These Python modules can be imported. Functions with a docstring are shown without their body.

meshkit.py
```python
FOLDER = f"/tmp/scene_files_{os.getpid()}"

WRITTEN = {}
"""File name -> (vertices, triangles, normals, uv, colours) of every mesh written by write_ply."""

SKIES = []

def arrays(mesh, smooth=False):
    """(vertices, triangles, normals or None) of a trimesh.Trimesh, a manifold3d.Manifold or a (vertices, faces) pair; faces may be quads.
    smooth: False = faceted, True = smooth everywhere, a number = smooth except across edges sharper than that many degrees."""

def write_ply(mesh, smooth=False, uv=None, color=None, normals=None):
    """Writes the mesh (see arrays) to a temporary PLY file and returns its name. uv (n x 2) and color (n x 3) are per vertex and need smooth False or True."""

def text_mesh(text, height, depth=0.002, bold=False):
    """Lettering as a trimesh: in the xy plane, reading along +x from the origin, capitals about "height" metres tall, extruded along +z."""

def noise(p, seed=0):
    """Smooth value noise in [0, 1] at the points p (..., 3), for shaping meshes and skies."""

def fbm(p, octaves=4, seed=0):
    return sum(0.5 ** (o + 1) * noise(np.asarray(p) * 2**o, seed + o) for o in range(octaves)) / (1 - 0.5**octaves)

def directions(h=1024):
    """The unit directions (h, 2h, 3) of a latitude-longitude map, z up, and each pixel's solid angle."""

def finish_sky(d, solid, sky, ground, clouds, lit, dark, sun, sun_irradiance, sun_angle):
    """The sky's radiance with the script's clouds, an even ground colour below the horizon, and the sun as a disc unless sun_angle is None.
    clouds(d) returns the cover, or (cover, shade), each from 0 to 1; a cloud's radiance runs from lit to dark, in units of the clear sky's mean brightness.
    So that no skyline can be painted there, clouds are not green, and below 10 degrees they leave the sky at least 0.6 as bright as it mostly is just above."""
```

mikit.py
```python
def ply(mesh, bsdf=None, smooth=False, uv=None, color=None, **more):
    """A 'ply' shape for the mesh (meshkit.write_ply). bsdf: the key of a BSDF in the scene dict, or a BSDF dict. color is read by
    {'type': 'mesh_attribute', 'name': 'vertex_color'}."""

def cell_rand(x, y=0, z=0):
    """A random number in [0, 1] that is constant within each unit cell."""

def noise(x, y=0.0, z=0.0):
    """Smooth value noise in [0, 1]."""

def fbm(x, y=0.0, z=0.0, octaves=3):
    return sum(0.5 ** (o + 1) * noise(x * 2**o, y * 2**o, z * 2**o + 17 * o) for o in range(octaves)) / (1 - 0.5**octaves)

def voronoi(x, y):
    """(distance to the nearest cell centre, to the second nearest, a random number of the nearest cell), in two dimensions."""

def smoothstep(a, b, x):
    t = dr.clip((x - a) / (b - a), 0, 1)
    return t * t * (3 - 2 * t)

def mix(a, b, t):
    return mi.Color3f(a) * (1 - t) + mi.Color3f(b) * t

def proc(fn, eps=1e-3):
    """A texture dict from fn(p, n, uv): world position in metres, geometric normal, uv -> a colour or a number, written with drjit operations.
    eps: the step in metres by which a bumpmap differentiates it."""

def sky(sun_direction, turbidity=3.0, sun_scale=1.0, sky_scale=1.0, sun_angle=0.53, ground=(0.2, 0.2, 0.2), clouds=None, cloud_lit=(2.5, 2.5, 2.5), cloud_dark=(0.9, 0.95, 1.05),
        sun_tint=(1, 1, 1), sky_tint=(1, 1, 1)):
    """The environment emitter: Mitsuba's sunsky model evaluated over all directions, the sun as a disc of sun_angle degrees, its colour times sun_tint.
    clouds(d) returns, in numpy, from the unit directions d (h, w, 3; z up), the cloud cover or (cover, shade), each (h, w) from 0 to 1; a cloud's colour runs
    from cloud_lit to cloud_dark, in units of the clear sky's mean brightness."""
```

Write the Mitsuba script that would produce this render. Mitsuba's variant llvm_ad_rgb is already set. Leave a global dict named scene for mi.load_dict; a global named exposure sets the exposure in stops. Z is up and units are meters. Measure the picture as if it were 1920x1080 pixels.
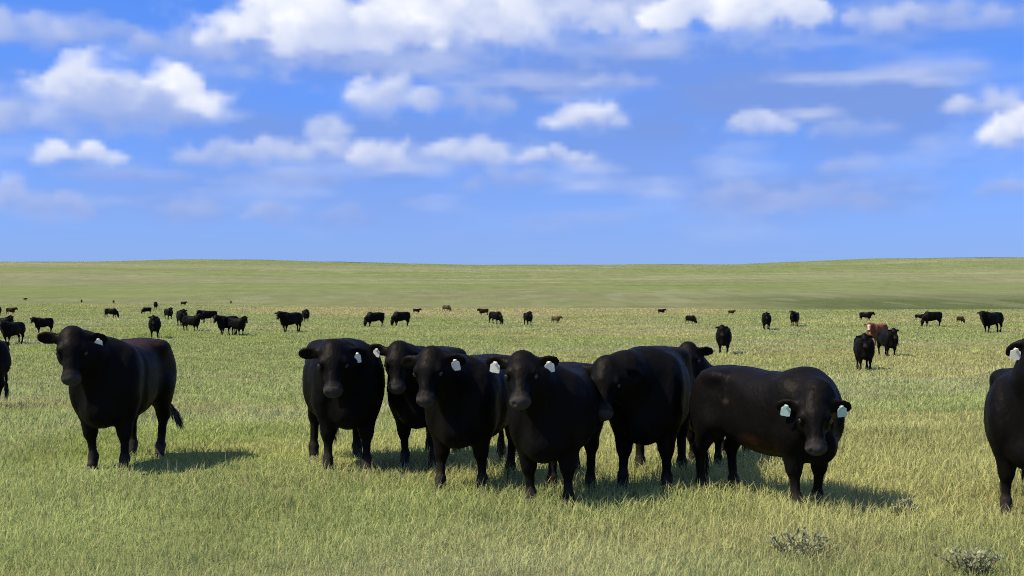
import math, numpy as np, trimesh, drjit as dr, mitsuba as mi, mikit, meshkit
from scipy.interpolate import PchipInterpolator

T = mi.ScalarTransform4f
scene, labels = {}, {}
RNG = np.random.default_rng(7)

# ------------------------------------------------------------------ camera, sky, exposure
EYE, FOC = 1.9, 2600.0 / 1920.0                       # eye height in metres, focal length in picture widths
scene['camera'] = {'type': 'perspective', 'fov': 2 * math.degrees(math.atan(0.5 / FOC)), 'fov_axis': 'x',
                   'near_clip': 0.1, 'far_clip': 40000.0,
                   'to_world': T().look_at(origin=[0, 0, EYE], target=[0, 100, EYE], up=[0, 0, 1])}
exposure = 2.5

# cumulus: azimuth (degrees right of north), elevation of the base, half width, height (degrees), density, brightness
CUMULUS = [(-9.6, 9.75, 2.9, 3.0, 1.0, 1.0), (-6.2, 9.7, 3.2, 3.4, .95, .95), (-2.6, 10.0, 3.4, 3.2, .9, .9), (1.2, 10.3, 3.4, 2.6, .8, .8), (4.0, 11.0, 2.2, 1.6, .7, .7),
           (-13.4, 9.2, 2.0, 1.2, .5, .62), (8.0, 10.6, 1.7, 2.4, .95, .95), (10.6, 10.6, 1.9, 2.5, .95, .95),
           (15.0, 10.4, 1.5, .95, .6, .75), (17.8, 10.2, 2.6, .9, .45, .6), (-19.2, 9.6, 1.9, 1.2, .5, .65), (-16.6, 9.7, 1.6, .9, .4, .55),
           (-17.0, 6.9, 1.7, 2.4, .72, .84), (-13.9, 7.0, 1.9, 1.9, .85, .97), (-15.4, 6.5, 2.6, 1.6, .5, .55), (-19.8, 6.1, 1.6, 1.3, .55, .66),
           (-17.2, 5.0, 1.5, 1.0, .8, .88), (-12.0, 5.1, 1.6, .8, .5, .68), (-9.8, 5.2, 1.7, .85, .55, .70), (-7.6, 5.3, 1.5, .9, .6, .72), (-5.5, 5.1, 1.0, .95, .7, .82),
           (-5.0, 7.4, 1.3, 1.4, .7, .78), (-2.0, 7.3, 1.9, 1.2, .42, .62), (-7.5, 6.2, .8, .9, .5, .74), (-1.9, 5.2, 1.5, 1.1, .65, .78), (1.8, 5.2, 1.5, .55, .6, .78), (-.3, 4.2, 1.5, .9, .35, .55),
           (3.2, 6.6, 1.4, 1.0, .75, .86), (4.4, 8.2, 1.4, .6, .42, .62), (10.0, 6.4, 1.3, .75, .6, .82), (13.8, 6.1, 1.7, .6, .35, .55), (19.0, 6.8, 1.6, .8, .6, .76), (20.2, 5.7, 1.2, 1.4, .8, .95),
           (17.8, 8.3, 1.4, .5, .35, .55), (9.6, 3.3, 2.0, 1.0, .4, .52), (13.2, 3.2, 1.7, 1.1, .4, .52), (13.9, 4.7, 1.3, .6, .35, .55), (20.0, 3.6, 1.5, .8, .4, .58),
           (-20.3, 3.3, 1.0, 1.1, .55, .68), (-18.2, 2.8, 1.5, 1.0, .4, .55), (-13.0, 2.8, 1.1, .9, .32, .5), (-9.6, 2.7, 1.3, .9, .4, .55), (-6.8, 2.6, 1.0, .8, .3, .48), (-15.5, 4.3, 2.4, .5, .3, .5), (-9.5, 4.2, 2.6, .6, .35, .52), (2.5, 2.6, 2, .6, .2, .5)]
VEIL = [(0, 5.6, 26, 2.4, .62), (6, 9.0, 13, 2.0, .75), (-4, 9.2, 9, 1.4, .8), (12, 7.6, 9, 2.2, .9), (11, 4.2, 8, 1.1, .75), (-14, 3.4, 7, .9, .6), (0, 6.6, 11, 1.7, .6), (3, 4.2, 16, 2.0, .55), (-15, 6.6, 7, 2.6, .5), (-10, 4.4, 10, 1.8, .55), (14, 10.2, 8, 1.4, .55), (-18, 10, 4, 1.0, .3)]


def clouds(d):
    az, el = np.degrees(np.arctan2(d[..., 0], d[..., 1])), np.degrees(np.arcsin(np.clip(d[..., 2], -1, 1)))
    rng = np.random.default_rng(11)
    cum, veil = list(CUMULUS), list(VEIL)
    for _ in range(420):                                # the same sort of cloud all the way round and overhead
        a, e = rng.uniform(-180, 180), 2 + 75 * rng.uniform() ** 2.2
        s = .7 + e / 11
        if abs(a) < 25 and e < 14.5:
            continue
        cum.append((a, e, s * rng.uniform(.9, 2.2), s * rng.uniform(.7, 1.5), rng.uniform(.3, .95), rng.uniform(.5, 1)))
    for _ in range(70):
        a, e = rng.uniform(-180, 180), rng.uniform(3, 34)
        if abs(a) < 34 and e < 15:
            continue
        veil.append((a, e, rng.uniform(6, 14), rng.uniform(1, 3), rng.uniform(.4, .8)))
    q = np.stack([az / 1.1, el / .8, el * 0 + 3.3], -1)
    n1, n2 = meshkit.fbm(q, 4, 3) - .5, meshkit.fbm(q * 1.3 + 9, 4, 8) - .5
    n3 = meshkit.fbm(q * [.21, .5, 1] + 31, 4, 5)
    n4 = meshkit.fbm(np.stack([az / 3.0, el / .7, el * 0 + 8.1], -1), 5, 13) - .5
    v = np.zeros(az.shape)
    for a, e, w, h, t in veil:
        da = (az - a + 180) % 360 - 180
        v = np.maximum(v, t * np.clip(1.3 - np.sqrt((da / w) ** 2 + ((el - e) / h) ** 2) + 1.6 * (n3 - .5), 0, 1))
    v = np.clip(v * (.35 + 1.5 * n3 + .9 * n4), 0, 1)
    haze = .56 * np.clip(1 - el / 6.5, 0, 1)
    cover, lit = 1 - (1 - v) * (1 - haze), (.07 + 1.0 * np.clip(n4 + .04, 0, 1)) * v * (1 - haze) + .27 * haze
    col, row = az[0], el[:, 0]

    def puff(a, e, rx, rz, alpha, light, base, soft):
        nonlocal cover, lit
        rows = np.nonzero(np.abs(row - e) < 2.2 * rz)[0]
        cs = max(math.cos(math.radians(e)), .12)
        cols = np.nonzero(np.abs((col - a + 180) % 360 - 180) < 2.2 * rx / cs)[0]
        if not len(rows) or not len(cols):
            return
        ix = np.ix_(rows, cols)
        da = (az[ix] - a + 180) % 360 - 180
        x, z = da * cs / rx + n1[ix] * 2.1, (el[ix] - e) / rz + n2[ix] * 2.1
        r = np.sqrt(x * x + z * z)
        k = np.clip((1.12 - r) / soft, 0, 1)
        k = k * k * (3 - 2 * k) * alpha * np.clip(.55 + (el[ix] - base) / (.45 * rz + .25) + n2[ix], 0, 1)
        g = np.clip(light * (.76 + .34 * (-.55 * x + .8 * z) + .5 * n1[ix]), 0, 1)
        lit[ix] = lit[ix] * (1 - k) + g * k
        cover[ix] = 1 - (1 - cover[ix]) * (1 - k)

    for a, base, w, h, t, b in sorted(cum, key=lambda c: -c[1]):
        puff(a, base + .25 * h, w * 1.35, h * .75, .62 * t ** .5, .40 * b ** .5, base - .5 * h, .95)      # soft body
        m = int(10 + 9 * w)
        u = rng.uniform(-1, 1, m)
        f = rng.uniform(0, 1, m) ** .8
        for q_ in np.argsort(-f):                       # puffs from the top down, the lower ones in front and duller
            top = (1 - u[q_] ** 2) ** .7 * h
            r = min(.22 + .20 * h, .75) * rng.uniform(.6, 1.3)
            puff(a + u[q_] * w / max(math.cos(math.radians(base)), .12), base + f[q_] * top * .85, r * 1.35, r, t ** 1.45 * rng.uniform(.5, .95), b ** 2.1 * (.70 + .62 * f[q_]) * rng.uniform(.85, 1.1), base, .75)
    return np.clip(cover, 0, .97), np.clip(1 - lit / np.maximum(cover, 1e-3), 0, 1)


SUN = (-0.58, -0.20, 0.79)
scene['daylight'] = mikit.sky(SUN, turbidity=3, sky_scale=.57, sky_tint=(.47, .77, 1.60), clouds=clouds,
                              cloud_lit=(3.4, 3.4, 3.4), cloud_dark=(.42, .88, 2.35), ground=(.16, .18, .08))

# ------------------------------------------------------------------ noise that reads the same in numpy and in the materials


def np_cell(x, y, z=0):
    x, y, z = ((np.floor(v).astype(np.int64) + 1000000).astype(np.uint32) for v in (x, y, np.asarray(z, float)))
    h = x * np.uint32(374761393) + y * np.uint32(668265263) + z * np.uint32(2147483647)
    h = (h ^ (h >> np.uint32(13))) * np.uint32(1274126177)
    return ((h ^ (h >> np.uint32(16))) & np.uint32(0xFFFFFF)) / 16777215.0


def np_noise(x, y):
    x, y = np.asarray(x, float), np.asarray(y, float)
    i, j = np.floor(x), np.floor(y)
    a, b = x - i, y - j
    a, b = a * a * (3 - 2 * a), b * b * (3 - 2 * b)
    return (np_cell(i, j) * (1 - a) + np_cell(i + 1, j) * a) * (1 - b) + (np_cell(i, j + 1) * (1 - a) + np_cell(i + 1, j + 1) * a) * b


def sm(a, b, x):
    t = np.clip((x - a) / (b - a), 0, 1)
    return t * t * (3 - 2 * t)


# ------------------------------------------------------------------ the lie of the land
PROFILE = PchipInterpolator([-12000, -60, 0, 17, 30, 50, 90, 160, 215, 250, 320, 450, 600, 800, 1200, 1800, 2400, 3000, 3400, 5000, 9000, 14000],
                            [0, 0, 0, 0, -.42, -.95, -1.0, -1.3, -1.65, -2.05, -4.2, -7.5, -7.0, -3.8, 4, 19, 36, 50, 53, 30, -60, -200])
RIDGE = PchipInterpolator([-15000, -3000, -1300, -1000, -700, -350, 0, 400, 650, 850, 1150, 3000, 15000],
                          [4, 8, 11.5, 11.5, 11, 5.5, 0, 0.5, 7, 14, 14, 9, 6])


def ground_z(x, y):
    x, y = np.asarray(x, float), np.asarray(y, float)
    z = PROFILE(np.clip(y, -12000, 14000))
    z = z + RIDGE(np.clip(x, -15000, 15000)) * sm(500, 3000, y)
    far = sm(120, 1500, np.hypot(x, y))
    z = z + (np_noise(x / 420 + 5.3, y / 260 + 2.1) - .5) * 9 * far + (np_noise(x / 130, y / 90) - .5) * 2.2 * far
    z = z + (np_noise(x / 26 + 7, y / 18) - .5) * .35 * sm(25, 70, np.hypot(x, y))
    z = z + .35 * np.exp(-((x - 5) / 22) ** 2 - ((y - 205) / 40) ** 2)              # the dry swell in the middle distance
    z = z + .9 * np.exp(-((x + 70) / 38) ** 2 - ((y - 240) / 50) ** 2)
    return z + (np_noise(x / 1.3, y / 1.3) - .5) * .05 + (np_noise(x / 4.1 + 3, y / 4.1) - .5) * .06


def pixel(px, py, up=0.0):
    """Where the ground seen in that direction lies (pixels of the 1920 x 1080 photograph)."""
    sx, sz = (px - 960) / 2600.0, (540 - py) / 2600.0
    y = np.geomspace(6, 4000, 6000)
    gap = EYE + sz * y - (ground_z(sx * y, y) + up)
    k = int(np.argmax(gap < 0)) or len(y) - 1
    return sx * y[k], y[k]


rings = np.concatenate([[0.01], np.geomspace(1.0, 14000, 260)])
steps = np.concatenate([np.radians(np.arange(60, 120, .4)), np.radians(np.arange(120, 420, 3.0))])
gx, gy = np.cos(steps)[None] * rings[:, None], np.sin(steps)[None] * rings[:, None]
gv = np.stack([gx, gy, ground_z(gx, gy)], -1).reshape(-1, 3)
i, j = np.meshgrid(np.arange(len(rings) - 1), np.arange(len(steps)), indexing='ij')
n = len(steps)
gf = np.stack([i * n + j, (i + 1) * n + j, (i + 1) * n + (j + 1) % n, i * n + (j + 1) % n], -1).reshape(-1, 4)

GREEN, DRY, PALE, LUSH = (.190, .232, .090), (.275, .266, .118), (.218, .243, .122), (.170, .232, .050)


def tone(x, y, noise, smooth, lerp):
    """Sward colour at a place: green turf, straw-coloured dry patches, paler sage-grey and lush spots."""
    big = noise(x / 17 + 3.7, y / 11) * .55 + noise(x / 5.3, y / 4.1 + 8) * .3 + noise(x / 1.7, y / 1.5) * .15
    swell = noise(x / 70 + 1.3, y / 45 + .4)
    dry = smooth(.50, .72, big + (swell - .5) * .35)
    pale = smooth(.46, .70, noise(x / 9.1 + 40, y / 6.7) * .6 + noise(x / 2.3 + 5, y / 2.1) * .4)
    lush = smooth(.58, .78, noise(x / 7.3 + 80, y / 5.9 + 20) * .6 + noise(x / 2.1 + 11, y / 1.8) * .4)
    c = lerp(GREEN, PALE, pale * .95)
    c = lerp(c, LUSH, lush * .5)
    c = lerp(c, DRY, dry * .5)
    swale = smooth(.1, .75, 1.35 - ((x + 4) / 40) * ((x + 4) / 40) - ((y - 215) / 62) * ((y - 215) / 62))       # the dry rise in the middle distance
    return lerp(c, (.268, .262, .128), swale * .85)


def np_lerp(a, b, t):
    return np.asarray(a) * (1 - t[..., None]) + np.asarray(b) * t[..., None]


def ground_colour(p, nn, uv):
    x, y = p.x, p.y
    near = tone(x, y, mikit.noise, mikit.smoothstep, mikit.mix)
    fine = mikit.fbm(x * 3.1, y * 3.1, 0, 3)
    near = near * (.62 + .5 * fine)
    # the far slopes: long bands of greener and paler grass
    b1 = mikit.noise(x / 900 + 2.2, y / 170) * .6 + mikit.noise(x / 260, y / 60 + 7) * .4
    b2 = mikit.noise(x / 500 + 9, y / 120 + 3) * .6 + mikit.noise(x / 90, y / 50) * .4
    far = mikit.mix((.120, .155, .066), (.162, .182, .104), mikit.smoothstep(.3, .72, b1))
    far = mikit.mix(far, (.132, .148, .088), mikit.smoothstep(.45, .8, b2) * .7)
    far = mikit.mix(far, (.120, .136, .070), mikit.smoothstep(900, 500, y) * .7)
    far = mikit.mix(far, (.112, .154, .060), mikit.smoothstep(2300, 3000, y) * .7)
    far = mikit.mix(far, (.058, .080, .036), mikit.smoothstep(60, 150, x + (mikit.noise(x / 50, y / 40) - .5) * 80) * mikit.smoothstep(860, 660, y) * .85)   # dark green band at the slope foot, painting in shadow lines beyond the crest
    far = mikit.mix(far, (.19, .205, .14), mikit.smoothstep(.66, .74, mikit.noise(x / 14, y / 60)) * mikit.smoothstep(.45, .6, mikit.noise(x / 300 + 4, y / 180)) * .22)    # pale brush
    far = far * (.76 + .26 * mikit.fbm(x / 45, y / 30, 0, 3) + .20 * mikit.noise(x / 6, y / 22))
    return mikit.mix(near * .74, far, mikit.smoothstep(235, 330, y + (mikit.noise(x / 40, y / 40) - .5) * 60))


scene['turf'] = {'type': 'diffuse', 'reflectance': mikit.proc(ground_colour)}
scene['ground'] = mikit.ply((gv, gf), 'turf', smooth=True)
labels['ground'] = {'kind': 'structure', 'label': 'wide green and straw coloured prairie rising to a low ridge', 'category': 'ground'}

# ------------------------------------------------------------------ grass


def blades(px, py, height, width, lean, colour, rng, curl=.5):
    """One curved tapering blade (a quad and a tip) per root point."""
    m = len(px)
    a = rng.uniform(0, 2 * np.pi, m)
    ca, sa = np.cos(a), np.sin(a)
    f = rng.normal(0, .6, m) + a + np.pi / 2
    wx, wy = np.cos(f) * width / 2, np.sin(f) * width / 2
    z0 = ground_z(px, py) - .02
    mid, tip = lean * height * .35, lean * height
    v = np.empty((m, 5, 3))
    v[:, 0] = np.stack([px - wx, py - wy, z0], 1)
    v[:, 1] = np.stack([px + wx, py + wy, z0], 1)
    v[:, 2] = np.stack([px + ca * mid - wx * .8, py + sa * mid - wy * .8, z0 + height * .6], 1)
    v[:, 3] = np.stack([px + ca * mid + wx * .8, py + sa * mid + wy * .8, z0 + height * .6], 1)
    v[:, 4] = np.stack([px + ca * tip, py + sa * tip, z0 + height * (1 - curl * lean * .3)], 1)
    k = np.arange(m)[:, None] * 5
    f = np.concatenate([k + [0, 1, 3], k + [0, 3, 2], k + [2, 3, 4]])
    return v.reshape(-1, 3), f, np.repeat(colour, 5, axis=0)


def sward(tufts, per, y0, y1, rng):
    y = y0 * np.exp(rng.uniform(0, 1, tufts) * math.log(y1 / y0))
    x = rng.uniform(-1, 1, tufts) * (y * .41 + 1.5)
    patch = np_noise(x / 2.3 + 4, y / 2.9) * .6 + np_noise(x / .7 + 44, y / .9) * .4
    size = rng.uniform(.6, 1.35, tufts) * (.45 + 1.15 * patch)
    shade = .74 + .42 * np_noise(x / 1.1 + 14, y / 1.6 + 3) + .16 * np_noise(x / .35 + 9, y / .5)      # older, greyer tufts among fresh ones
    x, y, size, shade = (np.repeat(q, per) for q in (x, y, size, shade))
    m = len(x)
    spread = .05 + .004 * y
    x, y = x + rng.normal(0, 1, m) * spread, y + rng.normal(0, 1, m) * spread * 1.6
    y = np.maximum(y, 4)
    h = .112 * size * rng.uniform(.55, 1.25, m)
    w = np.maximum(.0045, .00062 * y) * rng.uniform(.7, 1.3, m)
    c = tone(x, y, np_noise, sm, np_lerp) * ((.80 + .40 * rng.uniform(0, 1, m)) * shade)[:, None]
    straw = rng.uniform(0, 1, m) < .05
    c[straw] = np.array([.32, .29, .15]) * rng.uniform(.7, 1.2, (straw.sum(), 1))
    return blades(x, y, h, w, rng.uniform(.15, .9, m), np.clip(c * 1.56, 0, .65), rng)


scene['blade'] = {'type': 'principledthin', 'base_color': {'type': 'mesh_attribute', 'name': 'vertex_color'}, 'roughness': .55, 'diff_trans': .85, 'spec_trans': 0.0, 'eta': 1.35}
gv1, gf1, gc1 = sward(66000, 12, 7.0, 275, np.random.default_rng(21))
scene['grass'] = mikit.ply((gv1, gf1), 'blade', color=gc1)
labels['grass'] = {'kind': 'stuff', 'label': 'short green and straw prairie grass covering the ground', 'category': 'grass'}

rng = np.random.default_rng(5)
m = 16000
y = 7.0 * np.exp(rng.uniform(0, 1, m) * math.log(80 / 7.0))
x = rng.uniform(-1, 1, m) * (y * .41 + 1.5)
keep = np_noise(x / 3.1 + 60, y / 2.7) + rng.uniform(-.3, .3, m) > .66
x, y = x[keep], y[keep]
m = len(x)
sv, sf, sc_ = blades(x, y, rng.uniform(.14, .26, m), np.maximum(.003, .00045 * y), rng.uniform(.05, .35, m),
                     np.array([.36, .34, .19]) * rng.uniform(.7, 1.15, (m, 1)), rng)
scene['dry_grass'] = mikit.ply((sv, sf), 'blade', color=sc_)
labels['dry_grass'] = {'kind': 'stuff', 'label': 'thin straw coloured dry stems standing above the green grass', 'category': 'grass'}

# ------------------------------------------------------------------ implicit modelling of the cattle


class Field:
    def __init__(self, lo, hi, h):
        self.lo, self.h = np.asarray(lo, float), h
        self.n = np.ceil((np.asarray(hi) - self.lo) / h).astype(int) + 1
        self.v = np.full(self.n, 1.0, np.float32)

    def block(self, lo, hi, pad):
        a = np.clip(np.floor((np.asarray(lo) - pad - self.lo) / self.h).astype(int), 0, self.n)
        b = np.clip(np.ceil((np.asarray(hi) + pad - self.lo) / self.h).astype(int) + 1, 0, self.n)
        s = tuple(slice(p, q) for p, q in zip(a, b))
        ax = [self.lo[k] + np.arange(a[k], b[k]) * self.h for k in range(3)]
        return s, np.stack(np.meshgrid(*ax, indexing='ij'), -1)

    def join(self, s, d, k, cut=False):
        v = self.v[s]
        if v.size == 0:
            return
        if cut:
            g = np.maximum(k - np.abs(v + d), 0) / k
            self.v[s] = np.maximum(v, -d) + g * g * k / 4
        else:
            g = np.maximum(k - np.abs(v - d), 0) / k
            self.v[s] = np.minimum(v, d) - g * g * k / 4

    def cone(self, a, b, ra, rb, k=.05, squash=None, cut=False):
        a, b = np.asarray(a, float), np.asarray(b, float)
        r = max(ra, rb)
        s, p = self.block(np.minimum(a, b) - r, np.maximum(a, b) + r, k + 2 * self.h)
        ab = b - a
        t = np.clip(((p - a) @ ab) / max(ab @ ab, 1e-9), 0, 1)
        o = p - a - t[..., None] * ab
        if squash is not None:                       # (direction, factor < 1): thinner along that direction
            u, q = np.asarray(squash[0], float), squash[1]
            u = u / np.linalg.norm(u)
            o = o + (o @ u)[..., None] * u * (1 / q - 1)
            self.join(s, (np.linalg.norm(o, axis=-1) - (ra + (rb - ra) * t)) * (.5 + .5 * q), k, cut)
            return
        self.join(s, np.linalg.norm(o, axis=-1) - (ra + (rb - ra) * t), k, cut)

    def egg(self, c, r, R=np.eye(3), k=.05, cut=False):
        c, r = np.asarray(c, float), np.asarray(r, float)
        e = np.sqrt(((R * r) ** 2).sum(1))
        s, p = self.block(c - e, c + e, k + 2 * self.h)
        q = (p - c) @ R
        k0, k1 = np.linalg.norm(q / r, axis=-1), np.linalg.norm(q / r ** 2, axis=-1)
        self.join(s, k0 * (k0 - 1) / np.maximum(k1, 1e-6), k, cut)

    def loft(self, st, k=.05, power=2.6):
        st = np.asarray(st, float)
        f = [PchipInterpolator(st[:, 0], st[:, i]) for i in (1, 2, 3)]
        s, p = self.block([st[0, 0], -st[:, 1].max(), st[:, 3].min()], [st[-1, 0], st[:, 1].max(), st[:, 2].max()], k + .04)
        x = np.clip(p[:, 0, 0, 0], st[0, 0], st[-1, 0])
        w, top, bot = (g(x)[:, None, None] for g in f)
        out = np.abs(p[:, 0, 0, 0] - x)[:, None, None]
        hh, zc = (top - bot) / 2, (top + bot) / 2
        r = ((np.abs(p[..., 1]) / w) ** power + (np.abs(p[..., 2] - zc) / hh) ** power) ** (1 / power)
        self.join(s, np.hypot((r - 1) * np.minimum(w, hh) * .95, out) * np.sign(np.maximum(r - 1, out - 1e-9)), k)

    def mesh(self):
        """Surface nets."""
        v = np.pad(self.v, 1, constant_values=1.0)
        ins = v < 0
        nx, ny, nz = v.shape
        corner = [(a, b, c) for a in (0, 1) for b in (0, 1) for c in (0, 1)]
        sl = lambda c, d=(1, 1, 1): tuple(slice(c[i], v.shape[i] - d[i] + c[i]) for i in range(3))
        cnt = sum(ins[sl(c)].astype(np.int8) for c in corner)
        cell = np.argwhere((cnt > 0) & (cnt < 8))
        idx = np.full((nx - 1, ny - 1, nz - 1), -1)
        idx[tuple(cell.T)] = np.arange(len(cell))
        acc, num = np.zeros((len(cell), 3)), np.zeros(len(cell))
        cv = {c: v[tuple((cell + c).T)] for c in corner}
        for c in corner:
            for ax in range(3):
                if c[ax] == 0:
                    e = list(c); e[ax] = 1; e = tuple(e)
                    a, b = cv[c], cv[e]
                    cr = (a < 0) != (b < 0)
                    t = np.where(cr, a / np.where(cr, a - b, 1), 0)
                    pos = np.array(c, float)[None] + t[:, None] * np.eye(3)[ax]
                    acc += pos * cr[:, None]
                    num += cr
        verts = (cell + acc / num[:, None] - 1) * self.h + self.lo
        faces = []
        for ax in range(3):
            u, w = (ax + 1) % 3, (ax + 2) % 3
            a = ins[tuple(slice(1, -1) if i != ax else slice(0, -1) for i in range(3))]
            b = ins[tuple(slice(1, -1) if i != ax else slice(1, None) for i in range(3))]
            e = np.argwhere(a != b)
            off = np.ones(3, int); off[ax] = 0
            e = e + off
            flip = a[tuple((e - off).T)]
            q = []
            for du, dw in ((-1, -1), (0, -1), (0, 0), (-1, 0)):
                g = e.copy(); g[:, u] += du; g[:, w] += dw
                q.append(idx[tuple(g.T)])
            q = np.stack(q, 1)
            q = np.where(flip[:, None], q, q[:, ::-1])
            faces.append(q)
        q = np.vstack(faces)
        return verts, np.vstack([q[:, [0, 1, 2]], q[:, [0, 2, 3]]])


def rot(yaw, pitch, roll=0.0):
    """Columns: forward, left, up of a head turned by yaw, nodding down by pitch."""
    y, p, r = (math.radians(q) for q in (yaw, pitch, roll))
    Rz = np.array([[math.cos(y), -math.sin(y), 0], [math.sin(y), math.cos(y), 0], [0, 0, 1]])
    Ry = np.array([[math.cos(p), 0, math.sin(p)], [0, 1, 0], [-math.sin(p), 0, math.cos(p)]])
    Rx = np.array([[1, 0, 0], [0, math.cos(r), -math.sin(r)], [0, math.sin(r), math.cos(r)]])
    return Rz @ Ry @ Rx


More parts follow.
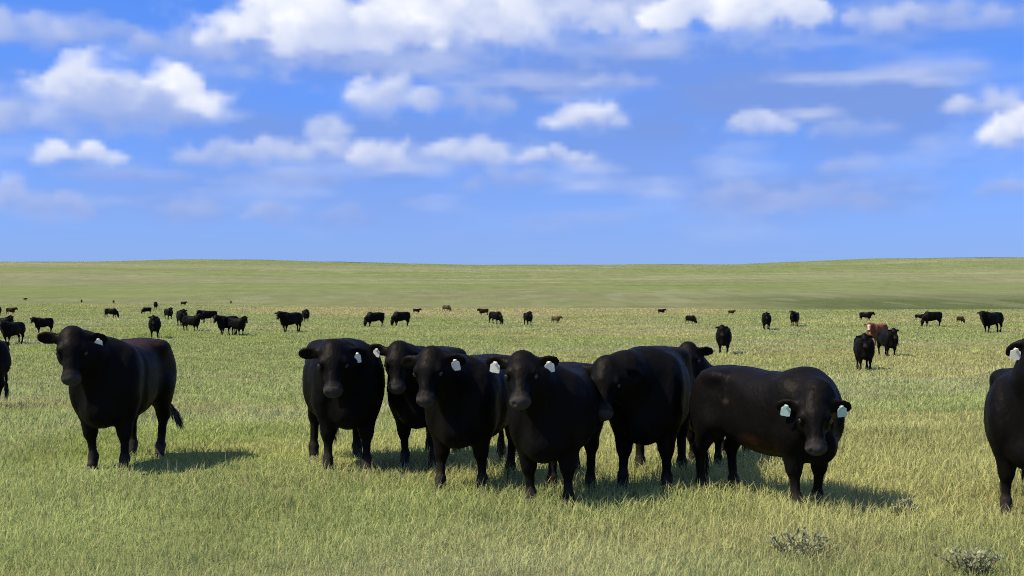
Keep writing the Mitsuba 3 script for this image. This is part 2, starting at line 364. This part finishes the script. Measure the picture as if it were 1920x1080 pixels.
def make_cow(h=.017, fat=1.0, neck=(0, 20, .62), head=(0, 55, 0), feet=((0, 0), (0, 0), (0, 0), (0, 0)), tail=((-.86, 0, .9), (-.86, 0, .55), (-.86, 0, .38)),
             ears=(10, 10), seed=0, belly=0.0, brown=(), coat=(.0023, .0021, .0023), face=None, udder=False):
    """A beef cow at the origin looking along +x. neck: yaw, rise, length; head: yaw, nod, tilt (degrees); feet: front left, front right, rear left,
    rear right, as shifts (x, y). Returns the body mesh with colours and the frames of head, ears, eyes, hooves and tail."""
    F = Field((-1.35, -.95, -.03), (1.65, .95, 1.75), h)
    w = fat
    F.loft([(-.83, .05, 1.16, 1.02), (-.79, .15, 1.22, .84), (-.70, .245, 1.275, .72), (-.52, .30 * w, 1.305, .63), (-.30, .335 * w, 1.30, .57 - belly),
            (-.05, .385 * w, 1.275, .50 - belly), (.18, .395 * w, 1.275, .475 - belly), (.36, .355 * w, 1.305, .475), (.50, .30, 1.325, .47), (.61, .245, 1.28, .49), (.70, .17, 1.18, .56), (.755, .05, 1.02, .74)], .05)
    for s in (1, -1):
        F.egg((-.45, s * .245, 1.20), (.12, .08, .07), k=.1)                  # hook bones
        F.egg((-.60, s * .19, .92), (.23, .15, .33), rot(0, 12), k=.1)         # thighs
        F.egg((.50, s * .235, .92), (.19, .12, .32), rot(0, -14), k=.1)       # shoulders
        F.egg((-.24, s * .43, 1.10), (.12, .10, .10), k=.12, cut=True)        # hollow of the flank
    F.egg((.64, 0, .60), (.15, .16, .15), k=.1)                               # brisket
    F.egg((-.84, 0, 1.19), (.09, .05, .05), k=.08)                            # tail head
    if udder:
        F.egg((-.50, 0, .58), (.16, .14, .13), k=.06)
    hooves = []
    for q, (dx, dy) in enumerate(feet):
        s = 1 if q % 2 == 0 else -1
        if q < 2:
            e, kn, fe, ho = (.46, .215, .70), (.475, .185, .385), (.468, .18, .135), (.50, .18, .05)
            sh = (.15, .45, 1, 1)
            rr = (.115, .060, .044, .054)
        else:
            e, kn, fe, ho = (-.50, .21, .76), (-.70, .19, .47), (-.665, .18, .135), (-.63, .18, .05)
            sh = (.1, .55, 1, 1)
            rr = (.145, .064, .046, .054)
        P = [np.array([a + dx * t, s * (b + dy * s * t), c]) for (a, b, c), t in zip((e, kn, fe, ho), sh)]
        F.cone(P[0], P[1] + (P[0] - P[1]) * .15, rr[0], rr[1] * 1.1, .09)
        F.cone(P[1] + (P[0] - P[1]) * .2, P[1], rr[1] * 1.05, rr[1], .05)
        F.egg(P[1], (rr[1] * 1.04, rr[1] * .98, .075), k=.04)
        F.cone(P[1], P[2], rr[1] * .80, rr[2] * .88, .04)
        F.egg(P[2], (rr[2] * 1.12, rr[2] * 1.12, .05), k=.03)
        F.cone(P[2], P[3], rr[2], rr[3], .03)
        hooves.append(P[3])
    # neck and head
    ny, nr = math.radians(neck[0]), math.radians(neck[1])
    base = np.array([.50, 0, 1.06])
    c0 = base + neck[2] * np.array([math.cos(ny) * math.cos(nr), math.sin(ny) * math.cos(nr), math.sin(nr)])
    R = rot(*head)
    at = lambda x, y, z: c0 + R @ np.array([x, y, z], float)
    side = np.cross([0, 0, 1], c0 - base)
    side /= np.linalg.norm(side)
    mid = base + (c0 - base) * .5 + np.array([.06 * math.cos(ny * .4), 0, .02])
    F.cone((.46, 0, 1.00), mid, .285, .205, .12, (side, .78))
    F.cone(mid, at(-.08, 0, -.04), .205, .130, .10, (side, .82))
    F.cone((.62, 0, .70), mid - (0, 0, .14), .14, .11, .10, (side, .55))      # dewlap
    F.cone(mid - (0, 0, .12), at(.0, 0, -.13), .11, .065, .08, (side, .6))
    F.egg(at(.02, 0, .0), (.155, .128, .112), R, .05)
    F.egg(at(-.10, 0, .02), (.085, .098, .078), R, .06)                       # poll
    F.cone(at(.06, 0, .0), at(.28, 0, -.03), .108, .076, .05)
    F.egg(at(.335, 0, -.042), (.075, .098, .080), R, .04)                     # muzzle
    F.cone(at(.03, 0, -.11), at(.28, 0, -.09), .090, .054, .05)               # jaw
    for s in (1, -1):
        F.egg(at(.05, s * .085, -.085), (.11, .06, .085), R, .05)             # cheeks
        F.egg(at(.065, s * .112, .035), (.060, .032, .040), R, .025)          # brow over the eye
        F.egg(at(.20, s * .105, .035), (.07, .03, .03), R, .05, cut=True)     # hollow below the eye
        F.egg(at(.392, s * .050, -.02), (.022, .018, .016), R, .015, cut=True)   # nostrils
        F.cone(at(.34, s * .120, -.092), at(.23, s * .125, -.088), .012, .010, .015, cut=True)    # corner of the mouth
    earf = []
    ahead = R @ np.array([math.cos(math.radians(head[1])), 0, math.sin(math.radians(head[1]))])      # level, the way the face looks
    lateral = R[:, 1]
    for s, droop in zip((1, -1), ears):
        a = math.radians(droop)
        out = s * math.cos(a) * lateral - math.sin(a) * np.array([0, 0, 1.0]) - .22 * ahead; out /= np.linalg.norm(out)
        fw = ahead + np.array([0, 0, -.30]); fw = fw - out * (fw @ out); fw /= np.linalg.norm(fw)
        E = np.stack([out, np.cross(fw, out), fw], 1)
        root = at(-.075, s * .108, .0)
        F.cone(root, root + out * .07, .042, .038, .04)
        F.egg(root + out * .125, (.110, .068, .026), E, .03)
        F.egg(root + out * .135 + fw * .034, (.075, .040, .020), E, .02, cut=True)
        earf.append((root + out * .13 + fw * .010, E))
    T0 = [np.array([-.84, 0, 1.19]), np.array([-.885, 0, 1.08])] + [np.array(q, float) for q in tail]
    for q in range(len(T0) - 1):
        F.cone(T0[q], T0[q + 1], .040 - .005 * q, .035 - .005 * q, .03)
    v, f = F.mesh()
    # colour and coat
    rel = meshkit.fbm(v * 9 + seed, 3, seed) - .5
    hair = meshkit.fbm(v * 46 + seed, 2, seed + 5) - .5
    loc = (v - c0) @ R
    col = np.tile(np.asarray(coat, float), (len(v), 1)) * (1 + .9 * rel[:, None] + .7 * hair[:, None])
    for (c, r, tint) in brown:
        t = np.clip(1.15 - np.linalg.norm((v - np.array(c)) / np.array(r), axis=1) + 1.1 * rel, 0, 1)[:, None]
        col = col * (1 - t) + np.array(tint) * t * (1 + .8 * hair[:, None])
    if face is not None:
        t = np.clip((loc[:, 0] + .02) / .06, 0, 1) * (np.abs(loc[:, 1]) < .085 + .03 * rel) * (np.linalg.norm(loc, axis=1) < .6)
        col = col * (1 - t[:, None]) + np.array(face) * t[:, None]
    dust = (sm(.42, .08, v[:, 2]) * .7 + sm(.56, .50, v[:, 2]) * .25) * np.clip(.5 + 1.6 * rel, 0, 1)
    bleach = sm(1.0, 1.32, v[:, 2]) * np.clip(.35 + 2.2 * rel, 0, 1) * (.15 + .5 * ((seed * 37) % 10) / 10)
    low = sm(.30, .05, v[:, 2])[:, None]
    col = col * (1 - dust[:, None]) + (np.array([.050, .045, .038]) * low + np.array([.012, .010, .008]) * (1 - low)) * dust[:, None]
    col = col + np.array([.0035, .0019, .0011]) * bleach[:, None]
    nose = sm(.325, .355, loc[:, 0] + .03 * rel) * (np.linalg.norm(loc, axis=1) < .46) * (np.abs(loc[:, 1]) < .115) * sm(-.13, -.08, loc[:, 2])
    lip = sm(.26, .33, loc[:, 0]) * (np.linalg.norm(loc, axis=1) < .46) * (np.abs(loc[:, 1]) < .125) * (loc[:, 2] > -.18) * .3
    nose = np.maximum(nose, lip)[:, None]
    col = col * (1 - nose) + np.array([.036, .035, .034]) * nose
    v = v + 0
    v[:, 1] += hair * .004 * (v[:, 2] > .3)
    v[:, 2] += rel * .006
    eyes = [(at(.098, s * .126, .022), R) for s in (1, -1)]
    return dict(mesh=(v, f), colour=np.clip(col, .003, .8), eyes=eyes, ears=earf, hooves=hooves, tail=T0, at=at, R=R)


def plate(wd, ht, th, r=.012):
    """A rounded ear tag, narrower at its neck, in the xy plane hanging down from the origin."""
    from shapely.geometry import Polygon
    a = Polygon([(-.2 * wd, 0), (.2 * wd, 0), (.26 * wd, -.18 * ht), (.5 * wd, -.32 * ht), (.5 * wd, -ht), (-.5 * wd, -ht), (-.5 * wd, -.32 * ht), (-.26 * wd, -.18 * ht)])
    a = a.buffer(-r).buffer(r, quad_segs=4)
    m = trimesh.creation.extrude_polygon(a, th, engine='earcut')
    m.apply_translation([0, .2 * ht, 0])
    s = trimesh.creation.cylinder(.011, .012, sections=14)
    s.apply_translation([0, .06 * ht, th + .003])
    return trimesh.util.concatenate([m, s])


def hoof_mesh():
    import manifold3d as m3
    def claw(s):
        pts = [(.075, s * .012, 0), (.06, s * .034, 0), (.0, s * .052, 0), (-.052, s * .045, 0), (-.055, s * .008, 0), (.045, s * .006, 0),
               (.030, s * .012, .075), (.02, s * .030, .08), (-.01, s * .042, .085), (-.042, s * .036, .07), (-.042, s * .006, .07), (.02, s * .006, .08)]
        m = m3.Manifold.hull_points(np.array(pts)).to_mesh()
        return trimesh.Trimesh(m.vert_properties[:, :3], m.tri_verts)
    return trimesh.util.concatenate([claw(1), claw(-1)])


def switch_mesh(points, rng, n=150):
    """The tuft of long hair at the end of a tail."""
    a, b = points[-2], points[-1]
    d = (b - a) / np.linalg.norm(b - a)
    vs, fs = [], []
    for q in range(n):
        root = a + (b - a) * rng.uniform(.35, 1.0) + rng.normal(0, .010, 3)
        g = d * rng.uniform(.14, .26) + rng.normal(0, .022, 3)
        w = np.cross(g, rng.normal(0, 1, 3)); w *= .006 / np.linalg.norm(w)
        k = len(vs) * 5
        vs.append([root - w, root + w, root + g * .55 + w * .9, root + g * .55 - w * .9, root + g - [0, 0, .03]])
        fs += [[k, k + 1, k + 2], [k, k + 2, k + 3], [k + 3, k + 2, k + 4]]
    return np.array(vs).reshape(-1, 3), np.array(fs)


coat_tex = {'type': 'mesh_attribute', 'name': 'vertex_color'}
def hair_relief(p, n, uv):
    return mikit.fbm(p.x * 34, p.y * 34, p.z * 15, 3) * .6 + mikit.noise(p.x * 11, p.y * 11, p.z * 7) * .9


scene['coat'] = {'type': 'bumpmap', 'arbitrary': mikit.proc(hair_relief, eps=2e-3), 'scale': .012,
                 'bsdf': {'type': 'principled', 'base_color': coat_tex, 'roughness': .54, 'specular': .055}}
scene['horn'] = {'type': 'principled', 'base_color': {'type': 'rgb', 'value': [.05, .048, .045]}, 'roughness': .5}
scene['eyeball'] = {'type': 'principled', 'base_color': {'type': 'rgb', 'value': [.006, .005, .005]}, 'roughness': .12, 'clearcoat': .6}
scene['hair'] = {'type': 'twosided', 'bsdf': {'type': 'principled', 'base_color': {'type': 'rgb', 'value': [.016, .013, .011]}, 'roughness': .5}}
scene['white_tag'] = {'type': 'principled', 'base_color': mikit.proc(lambda p, n, uv: mikit.mix((.84, .85, .82), (.72, .71, .64), mikit.fbm(p.x * 40, p.y * 40, p.z * 40, 2))), 'roughness': .4}
scene['pale_tag'] = {'type': 'principled', 'base_color': mikit.proc(lambda p, n, uv: mikit.mix((.50, .72, .68), (.44, .60, .57), mikit.fbm(p.x * 40, p.y * 40, p.z * 40, 2))), 'roughness': .4}

HOOF = hoof_mesh()
EYE_BALL = trimesh.creation.icosphere(2, .024)
CATTLE = {}


def frame(at, E):
    M = np.eye(4); M[:3, :3], M[:3, 3] = E, at
    return M


def place(x, y, turn, size):
    """turn: 0 faces whoever stands at the origin, positive turns towards the right."""
    return T().translate([float(x), float(y), float(ground_z(x, y)) - .01]).rotate([0, 0, 1], -90 + turn - math.degrees(math.atan2(x, y))).scale(size)


def near_cow(key, label, x, y, turn, size, tags=(0, 0), tag_mat='white_tag', tag_size=(.085, .105), seed=0, group=None, stretch=1.0, **pose):
    c = make_cow(seed=seed, **pose)
    M = place(x, y, turn, size) @ T().scale([stretch, 1, 1])
    rng = np.random.default_rng(100 + seed)
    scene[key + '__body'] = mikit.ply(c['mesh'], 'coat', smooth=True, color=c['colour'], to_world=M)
    for q, (p, R) in enumerate(c['eyes']):
        scene[key + '__eye' + ('_001' if q else '')] = mikit.ply(EYE_BALL, 'eyeball', smooth=True, to_world=M @ T(frame(p, R)))
    for q, p in enumerate(c['hooves']):
        scene[key + '__hoof' + (f'_{q:03d}' if q else '')] = mikit.ply(HOOF, 'horn', to_world=M @ T(frame(p - [0, 0, .045], np.eye(3))))
    scene[key + '__tail_switch'] = mikit.ply(switch_mesh(c['tail'], rng), 'hair', to_world=M)
    k = 0
    for s, on in enumerate(tags):                     # 0: its left ear, 1: its right ear
        if not on:
            continue
        p, E = c['ears'][s]
        fw = E[:, 2]
        down = np.array([0, 0, -1.0]) + .15 * E[:, 0]
        down -= fw * (down @ fw); down /= np.linalg.norm(down)
        up = -down
        B = np.stack([np.cross(up, fw), up, fw], 1)
        name = key + '__ear_tag' + (f'_{k:03d}' if k else '')
        k += 1
        scene[name] = mikit.ply(plate(*tag_size, .005), tag_mat, to_world=M @ T(frame(p + fw * .022, B)))
    labels[key] = {'label': label, 'category': 'cow'}
    if group:
        labels[key]['group'] = group


def spot(px, d):
    return (px - 960) / 2600 * d, d


HERD = 'black cattle standing in the foreground'
BR = (.022, .009, .006)
near_cow('black_cow', 'black cow at far left with reddish brown back and tail swung to the right', *spot(232, 15.0), -21, 1.04, tags=(1, 0), tag_size=(.075, .085), seed=1, group=HERD,
         fat=.86, neck=(-17, 24, .54), head=(20, 60, 0), feet=((.05, .03), (-.04, .03), (.06, 0), (-.08, 0)), ears=(4, -4),
         tail=((-.90, .04, .85), (-.92, .11, .64), (-.94, .20, .48)), brown=[((-.05, 0, 1.28), (.45, .40, .20), BR), ((-.5, .2, 1.1), (.2, .2, .2), (.020, .012, .010))])
near_cow('black_cow_001', 'black cow standing alone and facing us, second from left in the front row', *spot(642, 15.0), 6, 1.04, tags=(1, 0), tag_size=(.065, .11), seed=2, group=HERD,
         fat=1.06, neck=(-24, 12, .48), head=(-4, 54, 0), feet=((.12, .0), (.05, -.02), (0, .05), (0, -.06)), ears=(6, 4))
near_cow('black_cow_002', 'black cow at the left end of the bunch, tagged ear held out left', *spot(806, 15.3), -14, .96, tags=(1, 1), tag_size=(.075, .095), seed=3, group=HERD,
         fat=.9, neck=(-14, 20, .50), head=(10, 58, 0), feet=((.10, 0), (-.05, 0), (.08, 0), (-.06, 0)), ears=(36, -14))
near_cow('black_cow_003', 'black cow with lowered head, second from left in the tight bunch', *spot(893, 13.65), -18, .975, tags=(1, 0), tag_size=(.08, .115), seed=4, group=HERD,
         fat=.98, neck=(-18, 22, .52), head=(4, 58, 4), feet=((-.05, .02), (.10, .0), (.06, 0), (-.08, 0)), ears=(8, 12))
near_cow('black_cow_004', 'nearest black cow in the middle of the bunch, white tags in both ears', *spot(1046, 12.65), -12, .955, tags=(1, 1), tag_size=(.09, .105), seed=5, group=HERD,
         fat=1.0, neck=(-18, 29, .50), head=(10, 44, 0), feet=((.05, .03), (-.02, .02), (-.05, 0), (.08, 0)), ears=(-6, -4))
near_cow('black_cow_005', 'black cow with no ear tag, just left of the long cow', *spot(1222, 13.7), -7, 1.03, seed=6, group=HERD,
         fat=.96, neck=(-32, 2, .56), head=(0, 58, 0), feet=((.02, .02), (0, -.03), (0, .04), (0, -.02)), ears=(18, 16))
near_cow('black_cow_006', 'long black cow with brown belly, body turned right and lowered head facing us', *spot(1440, 12.55), 44, .935, stretch=1.06, tags=(1, 1), tag_mat='pale_tag', tag_size=(.085, .11), seed=7, group=HERD,
         fat=.92, neck=(-40, -14, .44), head=(-42, 56, 0), feet=((-.02, 0), (.06, 0), (.02, .0), (-.06, 0)), ears=(6, 6), belly=.01,
         brown=[((.15, -.3, .56), (.28, .25, .11), (.024, .011, .006)), ((-.25, -.36, .98), (.06, .07, .045), (.035, .028, .020))])
near_cow('black_cow_007', 'small black cow mostly hidden behind the bunch, only its head top showing', *spot(1345, 15.2), -20, .80, seed=8, group=HERD,
         h=.02, neck=(-10, 46, .60), head=(20, 55, 0), ears=(2, 2))
near_cow('black_cow_008', 'black cow cut off by the right edge of the picture, head held high', *spot(1926, 12.1), 2, .925, tags=(0, 1), tag_size=(.09, .11), seed=9, group=HERD,
         fat=.98, neck=(14, 52, .62), head=(2, 55, 0), feet=((.05, 0), (0, -.02), (0, 0), (0, 0)), ears=(6, 34))
near_cow('black_cow_009', 'black cow cut off by the left edge of the picture, standing behind the front row', *spot(-70, 23.5), -62, .93, seed=10, group=HERD,
         h=.024, neck=(0, -42, .70), head=(0, 78, 0), feet=((.1, 0), (-.1, 0), (.1, 0), (-.1, 0)))

# ------------------------------------------------------------------ the herd in the distance
KIND = {'front': dict(neck=(-8, 24, .62), head=(6, 58, 0)), 'side': dict(neck=(10, 14, .64), head=(28, 52, 0), feet=((.1, 0), (-.1, 0), (.08, 0), (-.1, 0))),
        'graze': dict(neck=(8, -52, .80), head=(10, 78, 0), feet=((.12, 0), (-.06, 0), (.08, 0), (-.1, 0)))}
PROTO = {}


def proto(kind, coat='black'):
    if (kind, coat) not in PROTO:
        more = {'black': {}, 'brown': dict(coat=(.019, .0105, .0075)), 'tan': dict(coat=(.062, .048, .027)), 'red': dict(coat=(.12, .050, .026), face=(.42, .33, .27))}[coat]
        c = make_cow(h=.032, seed=20 + len(PROTO), fat=1.0, **KIND[kind], **more)
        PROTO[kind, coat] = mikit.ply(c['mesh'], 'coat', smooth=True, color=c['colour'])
    return PROTO[kind, coat]


FAR = 'black cattle scattered over the plain behind'
# foot pixel (x, y), height in pixels (metres away follow from it), turn, kind, coat, label
HERD_FAR = [
    (1620, 694, 68, 6, 'front', 'black', 'black cow facing us on the right of the plain, in front of the red cow'),
    (1664, 668, 52, 22, 'front', 'black', 'black cow just right of the red cow on the plain'),
    (1645, 648, 44, -30, 'side', 'red', 'red brown cow with pale face behind two black cows'),
    (1357, 664, 54, 0, 'front', 'black', 'black cow seen end-on above the gap left of the long cow with the brown belly'),
    (82, 624, 30, -60, 'side', 'black', 'black cow just beyond the raised ear of the cow at far left'),
    (24, 645, 44, -40, 'side', 'black', 'larger dark cow near the left edge of the plain'),
    (2, 632, 40, 40, 'front', 'black', 'black cow half cut off by the left edge, beside a larger dark cow'),
    (290, 634, 42, 0, 'front', 'black', 'black cow seen just over the rump of the cow at far left'),
    (153, 568, 15, 0, 'front', 'black', 'tiny black cow on the far rise at left, left one of two'),
    (213, 569, 16, 10, 'front', 'black', 'tiny black cow on the far rise at left, right one of two'),
    (208, 596, 18, 70, 'graze', 'black', 'small black cow below the two tiny ones on the left rise'),
    (20, 590, 14, 60, 'side', 'brown', 'small dark brown cow near the left edge on the far plain'),
    (-2, 592, 18, 0, 'front', 'black', 'small black cow cut by the left edge beside the small dark brown cow'),
    (275, 589, 13, -70, 'graze', 'black', 'small grazing cow above the rump of the cow at far left'),
    (292, 580, 14, 0, 'front', 'black', 'small black cow farther back and right of the grazing one at left'),
    (316, 599, 22, 20, 'front', 'black', 'small black cow standing left of the overlapping pair'),
    (341, 612, 32, 12, 'front', 'black', 'left cow of an overlapping black pair at left'),
    (359, 621, 32, 48, 'front', 'black', 'right cow of an overlapping black pair at left'),
    (344, 573, 8, 70, 'side', 'brown', 'very distant dark cow above the overlapping pair'),
    (391, 606, 25, -78, 'side', 'black', 'black cow in profile looking left, right of the overlapping pair'),
    (427, 628, 38, -52, 'side', 'black', 'larger black cow on the left plain, front one of two close together'),
    (444, 629, 36, 40, 'front', 'black', 'black cow close behind the larger one on the left plain'),
    (433, 570, 12, 0, 'front', 'tan', 'tiny olive brown cow on the far rise above the two close black cows'),
    (545, 623, 40, -48, 'side', 'black', 'black cow with head raised to the left, above the cow standing alone'),
    (573, 604, 24, 10, 'front', 'black', 'small black cow just right of the one with raised head'),
    (703, 613, 28, -66, 'graze', 'black', 'black cow grazing to the left in the middle of the plain, left one of two'),
    (752, 612, 28, -58, 'graze', 'black', 'black cow grazing to the left in the middle of the plain, right one of two'),
    (781, 588, 10, 80, 'side', 'black', 'tiny black cow above the two grazing cows'),
    (837, 584, 12, 60, 'graze', 'tan', 'small tan cow on the dry rise in the middle'),
    (907, 592, 14, -80, 'side', 'brown', 'small dark brown cow on the dry rise, touching a black one'),
    (929, 608, 24, 40, 'graze', 'black', 'black cow on the dry rise next to the small dark brown cow'),
    (990, 610, 26, 15, 'front', 'black', 'black cow on the dry rise above the cow with two white tags'),
    (1042, 606, 14, 60, 'side', 'tan', 'small olive tan calf right of the black cow on the dry rise'),
    (1240, 589, 10, 84, 'side', 'black', 'tiny dark cow in profile at the right end of the dry rise'),
    (1295, 608, 17, 50, 'graze', 'black', 'small black cow grazing right of the dry rise'),
    (1371, 590, 8, 80, 'side', 'brown', 'very distant faint cow behind the end-on black cow'),
    (1437, 618, 32, 5, 'front', 'black', 'black cow facing us on the right plain, left one of two in a row'),
    (1490, 612, 29, -8, 'front', 'black', 'black cow facing us on the right plain, right one of two in a row'),
    (1623, 602, 18, 74, 'side', 'black', 'small black cow in profile directly above the red cow'),
    (1723, 600, 9, 70, 'side', 'black', 'tiny cow left of the grazing black cow at right'),
    (1748, 612, 28, -64, 'graze', 'black', 'black cow grazing to the left on the far right plain'),
    (1801, 606, 13, 40, 'graze', 'brown', 'small dark brown cow between two black ones at far right'),
    (1860, 624, 42, -38, 'side', 'black', 'black cow at far right of the plain looking left'),
    (47, 564, 6, 50, 'side', 'brown', 'faintest tiny dark cow on the far rise near the left edge'),
]
for q, (px, py, hp, turn, kind, coat, label) in enumerate(HERD_FAR):
    size = .93
    tall = {'front': 1.42, 'side': 1.38, 'graze': 1.31}[kind] * size
    x, y = pixel(px, py)
    size *= float(np.clip(hp / 2600 * y / tall, .45, 1.15))
    name = {'black': 'distant_cow', 'brown': 'distant_cow', 'tan': 'tan_cow', 'red': 'red_cow'}[coat]
    k = sum(1 for g in scene if g.startswith(name))
    key = name + (f'_{k:03d}' if k else '')
    scene[key] = {**proto(kind, coat), 'to_world': place(x, y, turn, size)}
    labels[key] = {'label': label, 'category': 'cow', 'group': FAR} if coat == 'black' else {'label': label, 'category': 'cow'}
    print(key, px, py, 'dist %.0f' % y, 'size %.2f' % size)

# ------------------------------------------------------------------ grey-green sage in the foreground
scene['sage_leaf'] = {'type': 'principledthin', 'base_color': coat_tex, 'roughness': .7, 'diff_trans': .5, 'eta': 1.3}
scene['sage_stem'] = {'type': 'diffuse', 'reflectance': {'type': 'rgb', 'value': [.12, .10, .07]}}


def sage(key, label, px, py, size, seed):
    rng = np.random.default_rng(seed)
    x, y = pixel(px, py)
    z = float(ground_z(x, y))
    stems, lv, lf, lc = [], [], [], []
    for q in range(int(30 * size + 10)):
        a, r = rng.uniform(0, 2 * np.pi), rng.uniform(.1, 1) ** .5
        root = np.array([x + .06 * size * rng.normal(), y + .06 * size * rng.normal(), z - .01])
        tip = root + np.array([math.cos(a) * r * .26 * size, math.sin(a) * r * .26 * size, (.30 - .12 * r) * size * rng.uniform(.7, 1.15)])
        stems.append(trimesh.creation.cylinder(.003, segment=[root, tip], sections=4))
        for t in np.linspace(.3, 1, 13):
            p = root + (tip - root) * t + rng.normal(0, .010, 3)
            g = rng.normal(0, 1, 3) * [1, 1, .5] + [0, 0, .8]
            g *= rng.uniform(.03, .055) / np.linalg.norm(g)
            w = np.cross(g, rng.normal(0, 1, 3)); w *= .009 / np.linalg.norm(w)
            k = len(lv) * 4
            lv.append([p, p + g * .5 + w, p + g, p + g * .5 - w])
            lf.append([k, k + 1, k + 2]); lf.append([k, k + 2, k + 3])
            lc += [np.array([.25, .285, .17]) * rng.uniform(.6, 1.25)] * 4
    scene[key + '__stem'] = mikit.ply(trimesh.util.concatenate(stems), 'sage_stem')
    scene[key + '__foliage'] = mikit.ply((np.array(lv).reshape(-1, 3), np.array(lf)), 'sage_leaf', color=np.clip(np.array(lc), 0, .6))
    labels[key + '__stem'] = {'kind': 'stuff'}
    labels[key + '__foliage'] = {'kind': 'stuff'}
    labels[key] = {'label': label, 'category': 'plant', 'group': 'grey green sage tufts in the grass'}


sage('sage_plant', 'grey green sage tuft at the bottom, below the long cow with the brown belly', 1505, 1045, .75, 1)
sage('sage_plant_001', 'grey green sage tuft in the bottom right corner', 1825, 1078, .75, 2)
sage('sage_plant_002', 'small pale sage tuft right of the shadow of the long cow', 1692, 965, .5, 3)
